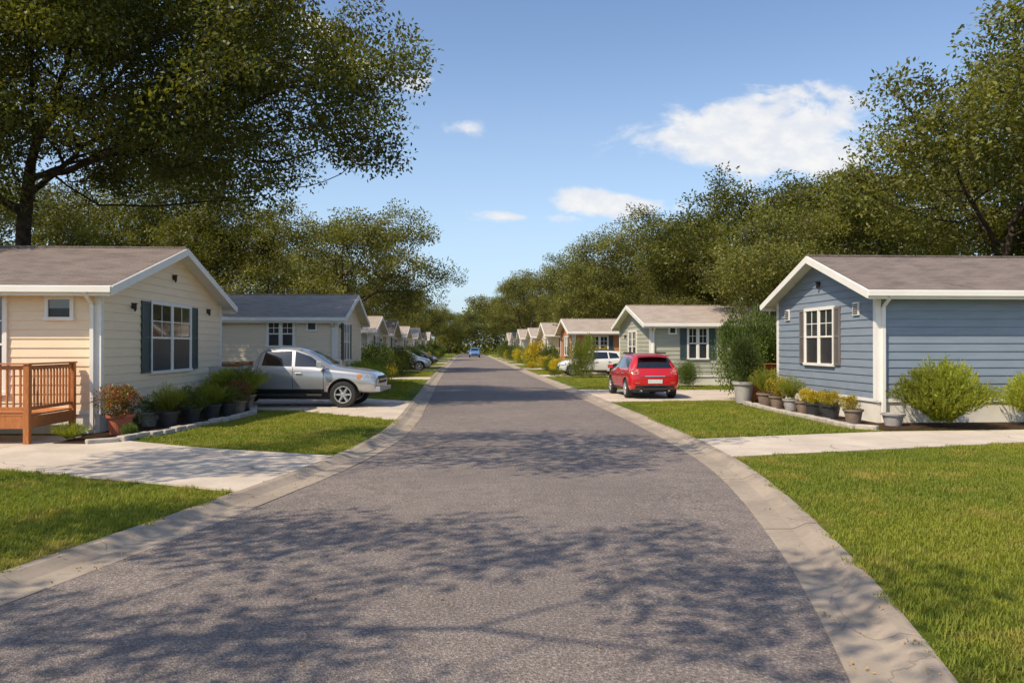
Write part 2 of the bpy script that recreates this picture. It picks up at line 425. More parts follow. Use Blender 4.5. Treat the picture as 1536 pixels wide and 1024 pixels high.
    def win(pl,a0,a1,z0,z1,dbl,shw):
        fr=.075
        B(w,pl,a0-fr,a1+fr,0,.07,z1,z1+fr*1.2);B(w,pl,a0-fr-.02,a1+fr+.02,0,.09,z0-fr,z0)
        B(w,pl,a0-fr,a0,0,.068,z0,z1);B(w,pl,a1,a1+fr,0,.068,z0,z1)
        zm=(z0+z1)/2
        parts=[(a0,a1)]
        if dbl:
            m=(a0+a1)/2; B(w,pl,m-.05,m+.05,.0,.066,z0,z1); parts=[(a0,m-.05),(m+.05,a1)]
        for p0,p1 in parts:
            B(g,pl,p0,p1,.0,.036,zm,z1,0); B(g,pl,p0,p1,.0,.030,z0,zm,1)
            if z1-z0>.6:
                B(w,pl,p0,p1,.03,.056,zm-.025,zm+.025)
                B(w,pl,p0,p0+.03,.03,.05,z0,z1);B(w,pl,p1-.03,p1,.03,.05,z0,z1)
                pm=(p0+p1)/2; B(w,pl,pm-.011,pm+.011,.036,.046,zm+.025,z1)
                zq=(zm+z1)/2; B(w,pl,p0+.03,p1-.03,.036,.044,zq-.011,zq+.011)
        if shw:
            for q0 in(a0-fr-.02-shw,a1+fr+.02):
                q1=q0+shw
                B(sh,pl,q0,q1,.0,.035,z0-.03,z1+.05)
                B(sh,pl,q0,q0+.05,.03,.065,z0-.03,z1+.05);B(sh,pl,q1-.05,q1,.03,.065,z0-.03,z1+.05)
                for zz in(z0-.03,zm-.03,z1-.01): B(sh,pl,q0+.05,q1-.05,.03,.063,zz,zz+.06)
                zz=z0+.05
                while zz<z1-.04:
                    B(sh,pl,q0+.05,q1-.05,.03,.052,zz,zz+.028); zz+=.055
    for a in gw: win('g',*a)
    for a in sw: win('s',*a)
    for (a,z) in lamps:
        pl='g'
        B(la,pl,a-.03,a+.03,.02,.05,z-.07,z+.07); B(la,pl,a-.045,a+.045,.05,.14,z+.04,z+.065)
        B(la,pl,a-.028,a+.028,.065,.125,z-.10,z+.04); B(la,pl,a-.012,a+.012,.08,.11,z-.14,z-.10)
    if w.v: w.obj('window_frames',[M_WHITE],root); g.obj('window_glass',[M_WGLASS,M_WSCREEN],root)
    if sh.v: sh.obj('shutters',[shm],root)
    if la.v: la.obj('wall_lanterns',[M_BLACK],root)
    return root
house('cream_mobile_home',-1,-8.0,17.9,8.5,16,3.3,4.55,M_CREAM,M_ROOF1,
   gw=[(2.75,5.55,1.35,3.05,True,.52)],sw=[(.62,1.08,2.62,3.0,False,0),(2.02,3.2,1.0,3.05,False,0)],
   zs=.55,lamps=[(1.6,2.95),(7.1,3.05),(4.25,3.85)])
house('cream_mobile_home',-1,-5.3,32.9,7.2,14,3.15,4.2,M_CREAM2,M_ROOF2,
   gw=[(1.6,3.2,1.4,2.9,True,.45)],sw=[(1.75,2.75,2.0,2.95,True,.0),(.85,1.15,2.65,2.95,False,0)],shm=M_SHUT,lamps=[(.6,2.8)])
blueh=house('blue_mobile_home',1,10.07,19.06,6.2,16,3.38,4.45,M_BLUE,M_ROOF1,
   gw=[(2.25,4.0,1.5,3.0,True,.32)],sw=[],zs=.66,shm=M_SHUTB,lamps=[(3.1,3.75)])
house('sage_mobile_home',1,8.75,37.6,7.5,14,3.05,4.0,M_SAGE,M_ROOF2,
   gw=[(3.0,4.9,1.2,2.7,True,.0)],sw=[(1.85,2.75,1.4,2.8,True,.32),(.95,1.2,2.6,2.9,False,0)],shm=M_SHUT,lamps=[(5.6,2.5)])
far=[(-1,-6.0,50,7,M_GREY,'grey_mobile_home'),(-1,-6.2,64,7,M_TAN,'tan_mobile_home'),(-1,-6.2,78,7,M_CREAM2,'cream_mobile_home'),(-1,-6.0,92,7,M_GREY,'grey_mobile_home'),(-1,-6.0,106,7,M_CREAM2,'cream_mobile_home'),(-1,-6,120,7,M_TAN,'tan_mobile_home'),
 (1,7.3,54.5,7,M_BROWN,'brown_mobile_home'),(1,7.2,69.5,7,M_CREAM,'cream_mobile_home'),(1,7.2,84.5,7,M_TAN,'tan_mobile_home'),(1,7,99,7,M_GREY,'grey_mobile_home'),(1,7,113,7,M_CREAM2,'cream_mobile_home'),(1,7,127,7,M_GREY,'grey_mobile_home')]
for i,(s,x,y,w,m,nm) in enumerate(far):
    house(nm,s,x,y,w,12,2.95,3.85+.15*(i%2),m,M_ROOF2,gw=[(2.2,4.2,1.3,2.6,True,.35)],sw=[(1.3,2.4,1.4,2.6,True,.3)],lamps=[(5.6,2.4)])
mb=MB()
for v,z in((.95,2.95),(5.35,2.95)):
    mb.box(-.06,-.024,v-.16,v+.16,z-.17,z+.17,0)
    for k in range(5): mb.box(-.075,-.06,v-.12,v+.12,z-.13+k*.055,z-.105+k*.055,1)
mb.obj('wall_vents',[M_WHITE,M_BLACK],blueh)

# ---------------------------------------------------------------- decks
def deck(name,x0,x1,y0,y1,zf,zr):
    mb=MB()
    y=y0
    while y<y1-.02: mb.box(x0,x1,y,min(y+.135,y1),zf-.035,zf); y+=.142
    mb.box(x0,x1,y0-.04,y0-.002,zf-.27,zf-.04); mb.box(x1+.002,x1+.04,y0,y1,zf-.27,zf-.04)
    def rail(p,q,first=True):
        p=Vector(p);q=Vector(q);L=(q-p).length;d=(q-p)/L
        ang=math.atan2(d.y,d.x); mx=Matrix.Translation((p.x,p.y,0 if first else -.003))@Matrix.Rotation(ang,4,'Z')
        k=max(1,round(L/1.9))
        for i in range(0 if first else 1,k+1):
            c=L*i/k; mb.box(c-.055,c+.055,-.055,.055,0,zr-.035,0,mx)
        mb.box(-.07 if first else .076,L+.07,-.075,.075,zr-.033,zr,0,mx)
        mb.box(.056,L-.056,-.02,.02,zr-.13,zr-.05,0,mx); mb.box(.056,L-.056,-.02,.02,zf+.08,zf+.15,0,mx)
        c=.12
        while c<L-.08: mb.box(c-.018,c+.018,-.019,.017,zf+.15,zr-.13,0,mx); c+=.125
    rail((x0,y0),(x1,y0)); rail((x1,y0),(x1,y1),False)
    return mb.obj(name,[M_WOOD],bevel=.006)
deck('wooden_deck',-14.0,-8.50,15.95,17.72,.66,1.66)
deck('wooden_deck',-9.6,-7.6,26.9,28.6,.5,1.45)
deck('wooden_deck',9.55,12.5,26.1,27.6,.5,1.40)

# ---------------------------------------------------------------- foliage tools
def quads_mesh(name,v,mat):
    n=len(v); me=bpy.data.meshes.new(name); me.vertices.add(4*n); me.vertices.foreach_set('co',np.ascontiguousarray(v,np.float32).ravel())
    me.loops.add(4*n); me.loops.foreach_set('vertex_index',np.arange(4*n,dtype=np.int32))
    me.polygons.add(n); me.polygons.foreach_set('loop_start',np.arange(0,4*n,4,dtype=np.int32))
    me.materials.append(mat); me.update(calc_edges=True); return me
def leaf_quads(P,D,Nn,L,Wd):
    n=len(P); L=np.broadcast_to(L,(n,))[:,None]; Wd=np.broadcast_to(Wd,(n,))[:,None]
    D=D/np.linalg.norm(D,axis=1,keepdims=True)
    S=np.cross(D,Nn); S/=np.linalg.norm(S,axis=1,keepdims=True)+1e-9
    U=np.cross(S,D)
    v=np.empty((n,4,3)); v[:,0]=P; v[:,1]=P+D*L*.5+S*Wd*.5+U*Wd*.12; v[:,2]=P+D*L; v[:,3]=P+D*L*.5-S*Wd*.5+U*Wd*.12
    return v
def rdir(n):
    v=rng.normal(size=(n,3)); return v/np.linalg.norm(v,axis=1,keepdims=True)
def clump(n,rad,L,flat=.6):
    P=rdir(n)*(rng.random((n,1))**.45)*rad; P[:,2]*=flat
    D=P/rad*.9+rdir(n)*.8; D[:,2]-=.1
    N=rdir(n)*.7; N[:,2]+=.8
    return leaf_quads(P,D,N,rng.uniform(.7,1.25,n)*L,rng.uniform(.45,.6,n)*L)
def realize(name,Q,scl,T,mat):
    out=[]
    for k,tm in enumerate(T):
        idx=np.arange(k,len(Q),len(T)); q=Q[idx]; s=scl[idx]; n=len(q)
        a=rng.uniform(0,6.283,n); b=rng.normal(size=n)*.4; ca,sa,cb,sb=np.cos(a),np.sin(a),np.cos(b),np.sin(b)
        M=np.zeros((n,3,3)); M[:,0,0]=ca;M[:,0,1]=-sa*cb;M[:,0,2]=sa*sb;M[:,1,0]=sa;M[:,1,1]=ca*cb;M[:,1,2]=-ca*sb;M[:,2,1]=sb;M[:,2,2]=cb
        v=np.einsum('nij,mkj->nmki',M,tm)*s[:,None,None,None]+q[:,None,None,:]
        out.append(v.reshape(-1,4,3))
    return quads_mesh(name,np.concatenate(out),mat)
def proto(name,meshes):
    c=bpy.data.collections.new(name)
    for i,me in enumerate(meshes):
        o=bpy.data.objects.new(name+'_part',me); c.objects.link(o)
    return c
def scatter_ng(coll):
    ng=bpy.data.node_groups.new('scatter_'+coll.name,'GeometryNodeTree')
    ng.interface.new_socket('Geometry',in_out='INPUT',socket_type='NodeSocketGeometry')
    ng.interface.new_socket('Geometry',in_out='OUTPUT',socket_type='NodeSocketGeometry')
    N=ng.nodes; gi=N.new('NodeGroupInput'); go=N.new('NodeGroupOutput'); ip=N.new('GeometryNodeInstanceOnPoints')
    ci=N.new('GeometryNodeCollectionInfo'); ci.inputs['Collection'].default_value=coll
    ci.inputs['Separate Children'].default_value=True; ci.inputs['Reset Children'].default_value=True
    def na(nm,tp):
        a=N.new('GeometryNodeInputNamedAttribute'); a.data_type=tp; a.inputs['Name'].default_value=nm; return a.outputs['Attribute']
    L=ng.links.new
    L(gi.outputs[0],ip.inputs['Points']); L(ci.outputs[0],ip.inputs['Instance']); ip.inputs['Pick Instance'].default_value=True
    L(na('idx','INT'),ip.inputs['Instance Index'])
    er=N.new('FunctionNodeEulerToRotation'); L(na('rot','FLOAT_VECTOR'),er.inputs[0]); L(er.outputs[0],ip.inputs['Rotation'])
    L(na('scl','FLOAT_VECTOR'),ip.inputs['Scale']); L(ip.outputs[0],go.inputs[0])
    return ng
def pts_mesh(name,P,rot,scl,idx):
    n=len(P); me=bpy.data.meshes.new(name); me.vertices.add(n); me.vertices.foreach_set('co',np.asarray(P,np.float32).ravel())
    a=me.attributes.new('rot','FLOAT_VECTOR','POINT'); a.data.foreach_set('vector',np.asarray(rot,np.float32).ravel())
    scl=np.asarray(scl,np.float32)
    if scl.ndim==1: scl=np.repeat(scl[:,None],3,1)
    a=me.attributes.new('scl','FLOAT_VECTOR','POINT'); a.data.foreach_set('vector',scl.ravel())
    a=me.attributes.new('idx','INT','POINT'); a.data.foreach_set('value',np.asarray(idx,np.int32))
    me.update(); return me
def scatter_obj(name,me,ng,parent=None,loc=(0,0,0),rot=0,scl=None):
    o=mkobj(name,me,parent,loc,rot,scl); md=o.modifiers.new('scatter','NODES'); md.node_group=ng; return o

def grow(trunk,blobs,nattr,step,kill,iters=70):
    vol=np.array([b[3]*b[4]*b[5] for b in blobs]); vol/=vol.sum()
    A=[]
    for b,k in zip(blobs,rng.multinomial(nattr,vol)):
        q=rdir(k)*(rng.random((k,1))**.40)*np.array(b[3:6]); A.append(q+np.array(b[:3]))
    A=np.concatenate(A)
    P=[np.array(p,float) for p in trunk]; par=[-1]+list(range(len(trunk)-1)); cand0=max(1,int(len(trunk)*.6))
    PA=np.array(P); d=np.linalg.norm(A[:,None]-PA[None,cand0:],axis=2); near=d.argmin(1)+cand0; dm=d.min(1)
    alive=np.ones(len(A),bool)
    for it in range(iters):
        if not alive.any(): break
        new=[];newp=[]
        ids=np.unique(near[alive])
        for i in ids:
            mk=alive&(near==i); v=A[mk]-P[i]; v/=np.linalg.norm(v,axis=1,keepdims=True)+1e-9
            m=v.mean(0)+rng.normal(size=3)*.13
            if par[i]>=0:
                bd=P[i]-P[par[i]]; bd/=np.linalg.norm(bd)+1e-9; m=m+bd*.25
            m/=np.linalg.norm(m)+1e-9
            new.append(P[i]+m*step); newp.append(int(i))
        o=len(P); NP=np.array(new)
        P+=new; par+=newp
        for k0 in range(0,len(NP),200):
            d=np.linalg.norm(A[:,None]-NP[None,k0:k0+200],axis=2); j=d.argmin(1); dd=d.min(1)
            u=dd<dm; near[u]=j[u]+o+k0; dm[u]=dd[u]
        alive&=dm>kill
    return np.array(P),np.array(par)
def crown_blobs(c,r,nb,br=(.30,.42),low=-.35,rr=(.45,.80)):
    out=[]
    for i in range(nb):
        d=rdir(1)[0]
        while d[2]<low: d=rdir(1)[0]
        q=np.array(c)+d*np.array(r)*random.uniform(*rr); b=random.uniform(*br)
        out.append((q[0],q[1],q[2],r[0]*b,r[1]*b,r[2]*b*.8))
    return out
TW=[clump(84,.64,.152) for _ in range(6)]
TWN=[clump(130,.64,.122) for _ in range(6)]
TWF=[clump(26,.66,.27) for _ in range(6)]
def tree_data(name,trunk,blobs,nattr,step=.55,kill=.62,tipr=.013,clsc=(.9,1.45),gamma=2.3,tw=None,jit=.2,extra=1):
    P,par=grow(trunk,blobs,nattr,step,kill)
    n=len(P); r=np.zeros(n); ch=np.zeros(n,int); acc=np.zeros(n)
    dist=np.zeros(n)
    for i in range(n-1,-1,-1):
        if acc[i]==0: r[i]=tipr
        else: r[i]=acc[i]**(1/gamma)
        if par[i]>=0:
            acc[par[i]]+=r[i]**gamma; ch[par[i]]+=1; dist[par[i]]=max(dist[par[i]],dist[i]+1)
    mb=MB()
    for i in range(1,n):
        p=par[i]; rp=min(r[p],r[i]*1.35)
        if r[i]<tipr*1.02 and ch[i]==0 and random.random()<.4: continue
        mb.tube(P[p],P[i],rp,r[i]*.97,8 if r[i]>.1 else (5 if r[i]>.03 else 3))
    mb.tube(P[0]-np.array([0,0,.3]),P[0]+np.array([0,0,.5]),r[0]*1.6,r[1]*1.02,10)
    me=mb.mesh(name,[M_BARK],True)
    sel=np.where((dist<=3)&(np.arange(n)>len(trunk)))[0]
    Q=np.repeat(P[sel],extra,0); Q=Q+rng.normal(size=Q.shape)*jit
    fm=realize(name+'_foliage',Q,rng.uniform(*clsc,len(Q)),tw or TW,M_OAK)
    print(name,n,'nodes',len(Q),'clumps r0=%.2f'%r[0])
    return me,fm
def trunkline(h,lean=(0,0),step=.5,wob=.1):
    k=int(h/step)+1; return [(lean[0]*(i/k)**1.4+random.gauss(0,wob)*(i>0)*.5,lean[1]*(i/k)**1.4+random.gauss(0,wob)*(i>0)*.5,i*h/k) for i in range(k+1)]
def place(d,x,y,s=1,rot=0,sz=None,mat=None):
    t=mkobj('oak_tree',d[0],None,(x,y,.05),rot,(s,s,sz or s)); f=mkobj('foliage',d[1],t)
    if mat: f.material_slots[0].link='OBJECT'; f.material_slots[0].material=mat
    return t
TD={}
TD['A']=tree_data('oak_tree',trunkline(2.6),crown_blobs((0,0,8.4),(6.4,6.4,6.2),32,(.25,.37),-.75,(.5,.85)),2100)
TD['B']=tree_data('oak_tree',trunkline(2.2),crown_blobs((0,0,6.9),(7.2,7.2,5.0),36,(.23,.34),-.7,(.5,.85)),2100)
TD['C']=tree_data('oak_tree',trunkline(2.8),crown_blobs((0,0,9.0),(5.6,5.6,6.4),29,(.25,.37),-.8,(.5,.85)),1800)
TD['D']=tree_data('oak_tree',trunkline(2.4),crown_blobs((.5,0,6.6),(6.0,5.2,4.8),26,(.27,.38),-.7)+[(-2.5,1,10.5,2.6,2.6,2.0),(3,-1,9.6,2.4,2.4,1.8)],1750)
def tree(k,x,y,s=1,rot=0,mat=None,sz=None): return place(TD[k],x,y,s,rot,sz,mat)
big=crown_blobs((2.6,-1,11.2),(10.2,8.0,5.9),72,(.20,.30),-.65,(.30,.85))+[(11.4,-2.5,10.0,2.4,2.6,1.5),(9.4,-2,8.4,2.6,2.6,1.2),(5.4,-3,8.4,2.8,2.4,1.2),(12.2,-1,11.6,2.0,2.6,1.6),(-3,-3,8.4,3,3,1.4),(1,-5,8.4,3,2.5,1.5),(7.6,-4,10.2,3,2.5,1.6),(3,2,9.5,3,3,1.6),(12.6,-2,8.6,1.6,2,1.0),(7.5,-1,7.2,2.4,2,1.0),(-1,-4,7.4,2.4,2,1.0),(2.5,-2,7.2,2.4,2,.9),(4.5,-4,11,3,2.5,1.6),(9,-4,12,2.6,2.4,1.6),(0,-5,11.5,3,2.5,1.8),(5,-5,13.5,3,2.4,1.8)]
TD['big']=tree_data('spreading_oak_tree',[(0,0,0),(.1,0,.8),(.1,-.1,1.6),(.3,-.1,2.4),(.4,-.2,3.2),(.6,-.2,4.0),(.8,-.3,4.7)],big,6400,.6,.60,.013,(1.0,1.55),tw=TWN)
place(TD['big'],-16.0,28.5)
def own(nm,trunk,blobs,na,x,y):
    place(tree_data(nm,trunk,blobs,na,.55,.65,clsc=(.8,1.3)),x,y)
own('oak_tree',trunkline(4,(.6,.2)),[(2.5,0,9.6,2.3,1.6,1.2),(4.4,-1.2,10,2.0,1.3,1),(4.2,1.7,10.6,2.4,1.2,1.1),(1,2.2,10.5,2,1.6,1.3),(-1,-1,10,2.3,2.2,1.6),(6.2,.4,10.8,1.6,.8,.9)],420,-9.6,9.8)
own('oak_tree',trunkline(4,(.6,.2)),[(2.5,0,9,2.2,1.6,1.2),(5,-2.0,9,2.0,1.5,1),(4.3,1.9,9.6,2.3,1.2,1.1),(1,2.6,9.5,2,1.6,1.3),(-1,-1,9.4,2.5,2.4,1.8),(6.6,.6,9.6,2.0,.8,.9),(3.4,-3.5,9.2,2.4,1.2,1),(7.6,-2.2,9.6,1.6,1.1,.9)],560,-10.8,1.0)
own('oak_tree',trunkline(4,(.3,.2)),[(1,0,9.2,2.6,2.2,1.6),(3.2,1.5,9.6,2.0,1.6,1.2),(-2.5,.5,10,2.4,2,1.5),(0,3,10,2.4,1.8,1.4),(2.6,-2,9.4,1.8,1.4,1.1)],460,-21.0,13.5)

TREES=[('A',23.8,34,1.15,0.3),('C',32,40,1.05,2),('B',17.0,36.5,.80,1.1),('D',32,30,1.3,4),('B',19.4,49,1.14,1.7),('C',27.5,50,1.1,.5),('D',13.6,51,.72,5.2),('A',18.5,61,.85,3),
 ('D',12.6,65.5,1.02,2.4),('A',21,76,.95,.9),('C',13.5,82,.78,5),('B',8.8,110,1.12,.2),('D',13,95,1.0,1.2),('C',18,112,1.0,3),('A',9,137,.9,3.3),
 ('B',-8.8,61,1.10,.8),('A',-17,47,.90,2.6),('D',-13.0,45.5,.80,3.6),('B',-24,52,1.1,4.4),('D',-15,74,.95,.4),('C',-10.5,90,.72,1.9),('B',-9,106,.85,5.1),('D',-9,134,.85,2.2),('C',-27,38,1.1,1.2),('B',-6,152,.8,.3),
 ('B',2,172,.85,2.3),('D',-4,180,.8,1),('A',9,184,.7,4),('C',14,152,.75,2)]
for i,(k,x,y,s,r) in enumerate(TREES): tree(k,x,y,s,r,M_OAK2 if (i%3!=1) else None)
P=[];
for i in range(4200):
    a=random.uniform(-1,1); x=a*110; y=200+random.uniform(-8,10)+ (0 if abs(x)<25 else -abs(x)*.15)
    top=8+3.5*math.sin(x*.13)+2.2*math.sin(x*.37+1)+1.2*math.sin(x*.9)
    P.append((x,y,random.uniform(0,1)**.8*top))
P=np.array(P)
mkobj('distant_trees',realize('distant_trees',P,rng.uniform(2,3.4,len(P)),TWF,M_OAK2))

# ---------------------------------------------------------------- shrubs
def shrub_mesh(name,n,mat,L=.085,nb=9,mat2=None):
    P=[];D=[]
    cs=[(random.uniform(-.5,.5),random.uniform(-.5,.5),random.uniform(.35,.75),random.uniform(.3,.48)) for _ in range(nb)]
    for c in cs:
        k=n//nb; d=rdir(k); r=c[3]*(.55+.5*rng.random((k,1))); P.append(d*r+np.array(c[:3])); D.append(d+rdir(k)*.7+np.array([0,0,.3]))
    P=np.concatenate(P);D=np.concatenate(D); ok=P[:,2]>.03; P=P[ok];D=D[ok]; N=rdir(len(P))*.6+np.array([0,0,.8])
    me=quads_mesh(name,leaf_quads(P,D,N,rng.uniform(.7,1.3,len(P))*L,rng.uniform(.4,.55,len(P))*L),mat)
    if mat2:
        me.materials.append(mat2); mi=(rng.random(len(P))<.10).astype(np.int32)*(P[:,2]>.5); me.polygons.foreach_set('material_index',mi.astype(np.int32))
    return me
def blades_mesh(name,n,mat,wd=.016,h=(.6,1.1),spread=.8,seg=4,base=.12,droop=.5,square=None):
    V=np.empty((n,(seg+1)*2,3)); F=[]
    a=rng.uniform(0,6.28,n); H=rng.uniform(*h,n); S=np.sqrt(rng.random(n))*spread
    bx=rng.normal(size=n)*base; by=rng.normal(size=n)*base; ca,sa=np.cos(a),np.sin(a)
    if square: bx=rng.uniform(-square,square,n); by=rng.uniform(-square,square,n)
    for i in range(seg+1):
        t=i/seg; out=S*(t**1.5); z=H*(t-droop*S/spread*t**3*.6); w=wd*(1-t)**.7*.5+.0008
        V[:,2*i]=np.stack([bx+ca*out-sa*w,by+sa*out+ca*w,z],1); V[:,2*i+1]=np.stack([bx+ca*out+sa*w,by+sa*out-ca*w,z],1)
    q=np.array([[2*i,2*i+1,2*i+3,2*i+2] for i in range(seg)]); f=(q[None]+(np.arange(n)*(seg+1)*2)[:,None,None]).reshape(-1,4)
    me=bpy.data.meshes.new(name); me.from_pydata(V.reshape(-1,3).tolist(),[],f.tolist()); me.materials.append(mat); me.update(); return me
M_FLR=nmat('red_petal',(.62,.03,.05),(.55,.10,.12),6,.5); M_FLY=nmat('yellow_petal',(.75,.50,.04),(.7,.35,.03),6,.5)
SM={'d':shrub_mesh('shrub_dark',3200,M_SHR_D),'m':shrub_mesh('shrub_mid',3200,M_SHR_M),'y':shrub_mesh('shrub_yellow',3000,M_SHR_Y,.085,9,M_FLY),
    'r':shrub_mesh('shrub_red',2200,M_SHR_R,.11,9,M_FLR),'D':shrub_mesh('shrub_big',11000,M_SHR_D,.055,18),'M':shrub_mesh('shrub_big_mid',11000,M_SHR_M,.055,18),
    'f':blades_mesh('fountain_grass',1800,M_FOUNT,.022,(.5,1.05),.95,4,.14,.55),'F':blades_mesh('spiky_grass',700,M_FOUNT,.03,(.6,1.05),.6,4,.1,.3)}
def feather_mesh(name,mat,ns=150,nl=42,fall=.35):
    P=[];D=[]
    for i in range(ns):
        a=random.uniform(0,6.28); S=math.sqrt(random.random())*.95; H=random.uniform(.75,1.05)*(1.0-fall*S*S)
        ts=np.sort(rng.uniform(.2,1,nl)); out=S*ts**1.35; z=H*(ts-.12*S*ts**3)
        p=np.stack([np.cos(a)*out,np.sin(a)*out,z],1)+rng.normal(size=(nl,3))*.015
        d=np.stack([np.cos(a)*S+0*ts,np.sin(a)*S+0*ts,.9+0*ts],1)+rng.normal(size=(nl,3))*.55
        P.append(p);D.append(d)
    P=np.concatenate(P);D=np.concatenate(D);N=rdir(len(P))*.8+np.array([0,0,.5])
    return quads_mesh(name,leaf_quads(P,D,N,rng.uniform(.06,.11,len(P)),rng.uniform(.014,.022,len(P))),mat)
SM['e']=feather_mesh('feathery_shrub',M_FOUNT); SM['E']=feather_mesh('feathery_shrub_full',M_FOUNT,420,55,.50)
NM={'d':'shrub','m':'shrub','y':'yellow_shrub','r':'red_leaf_shrub','D':'large_shrub','M':'large_shrub','f':'fountain_grass','F':'ornamental_grass','e':'feathery_shrub','E':'feathery_shrub'}
def shrub(k,x,y,r,h,z=.08,parent=None,name=None):
    return mkobj(name or NM[k],SM[k],parent,(x,y,z),random.uniform(0,6.28),(r,r,h))
def pot_mesh(nm,mat,r=.2,h=.3):
    mb=MB(); mb.lathe([(0,0),(r*.7,0),(r*.93,h*.86),(r*1.06,h*.86),(r*1.08,h),(r*.94,h),(r*.9,h*.9),(0,h*.9)],28); return mb.mesh(nm,[mat],False)
POT={'t':pot_mesh('terracotta_pot',M_TERRA),'b':pot_mesh('black_pot',M_POTB),'g':pot_mesh('grey_pot',M_POTG),'n':pot_mesh('brown_pot',M_POTBR)}
def potted(pk,sk,x,y,ps=1,pr=.4,ph=.5,pz=1):
    o=mkobj('potted_plant',POT[pk],None,(x,y,.10),random.uniform(0,6),(ps,ps,ps*pz))
    f=mkobj('foliage',SM[sk],o,(0,0,.24),random.uniform(0,6),(pr/ps,pr/ps,ph/ps/pz)); return o
potted('t','r',-7.45,17.6,1.4,.66,.66); potted('g','m',-7.5,19.3,1.1,.4,.4); potted('b','e',-6.98,19.1,1.2,.5,.75)
potted('b','m',-6.85,20.3,1.15,.45,.6); potted('b','e',-6.68,21.3,1.2,.5,.65); potted('b','m',-6.45,22.0,1.15,.4,.5)
potted('n','r',-6.4,22.7,1.2,.4,.6); potted('b','m',-6.55,23.6,1.3,.6,.8); potted('n','e',-6.55,24.0,1.5,.85,1.0)
shrub('e',-7.9,16.35,.45,.4,.1,name='shrub'); shrub('d',-7.0,16.9,.28,.25,.1); shrub('m',-7.6,18.4,.5,.45,.1); shrub('r',-7.5,20.4,.45,.5,.1); shrub('d',-7.5,21.6,.5,.6,.1); shrub('m',-7.4,23,.6,.7,.1);shrub('E',-7.2,24.5,.9,1.25,.1)
potted('g','D',9.15,25.9,1.7,.75,1.55,1.4); potted('n','e',9.5,24.9,1.3,.6,.95); potted('n','y',9.5,23.9,1.2,.45,.65); potted('g','e',9.5,22.9,1.1,.5,.8)
potted('n','y',9.5,22.0,1.1,.40,.45); potted('b','y',9.48,21.3,1.1,.36,.42); potted('b','y',9.45,20.2,1.25,.42,.45); potted('n','y',9.45,19.0,1.15,.36,.42)
potted('g','m',9.85,21.6,1,.4,.4); mkobj('plant_pot',POT['g'],None,(10.15,18.45,.1),0,(1.3,1.3,.95))
shrub('E',11.05,17.95,1.22,1.66,.08); shrub('E',13.55,18.1,1.0,1.45,.08)
shrub('D',9.7,27.6,1.25,2.9); shrub('D',11.0,28.2,1.6,2.7); shrub('M',12.6,29.6,1.6,2.2); shrub('M',8.5,34.9,.75,.95); shrub('D',10.2,36.4,.8,1.1)
shrub('M',13.5,36.6,1.1,1.6)
pl=[('E',-4.3,31.9,1.1,1.3),('m',-4.8,33.4,.9,1.1),('e',-4.2,35,1.1,1.2),('M',-4.6,37.2,1.2,1.3),('y',-4.2,39.5,1,1.1),('d',-5.0,42.0,1.3,1.7),('y',-4.5,44,.9,.9),('D',-5.2,48,1.2,1.9),('m',-4.6,50.5,1.0,1.2),('y',-4.7,52.5,1,1.4),
 ('M',-4.9,55.5,1.3,1.8),('d',-4.4,58.6,1.1,1.3),('m',-4.9,64,1.2,1.6),('y',-4.6,67,1,1.2),('D',-5,71,1.4,1.8),('m',-4.6,78,1.2,1.6),('d',-4.8,83,1.3,1.8),('y',-4.6,87,1,1.3),('D',-4.7,94,1.4,1.8),('m',-4.5,100,1.3,1.6),('D',-4.8,108,1.5,1.9),('m',-4.6,116,1.3,1.7),('D',-4.5,126,1.6,2),
 ('M',6.9,46.9,1.0,2.4),('y',6.3,54.0,.9,1.1),('M',7.1,53.2,.7,1.0),('y',8.9,53.4,1.1,1.9),('f',6.3,56,.9,1.1),('m',6.4,58.5,1,1.2),('y',6.1,60.8,1,1.2),('D',6.6,62.8,1.2,1.8),('y',6.2,68.4,1.4,2.4),('M',6.0,72,1.1,1.5),('y',6.0,75.5,1.1,1.5),('D',6.3,78.2,1.3,1.7),
 ('m',6.0,83.5,1.1,1.3),('y',6.0,88,1.2,1.6),('M',6,93,1.3,1.8),('D',5.9,99,1.4,1.9),('y',5.8,104,1.2,1.5),('M',5.9,112,1.5,2),('D',5.9,120,1.5,1.9),('m',5.8,128,1.5,2),('y',5.4,66,.6,.6),('m',5.6,49.6,.55,.5)]
for k,x,y,r,h in pl: shrub(k,x,y,r,h)

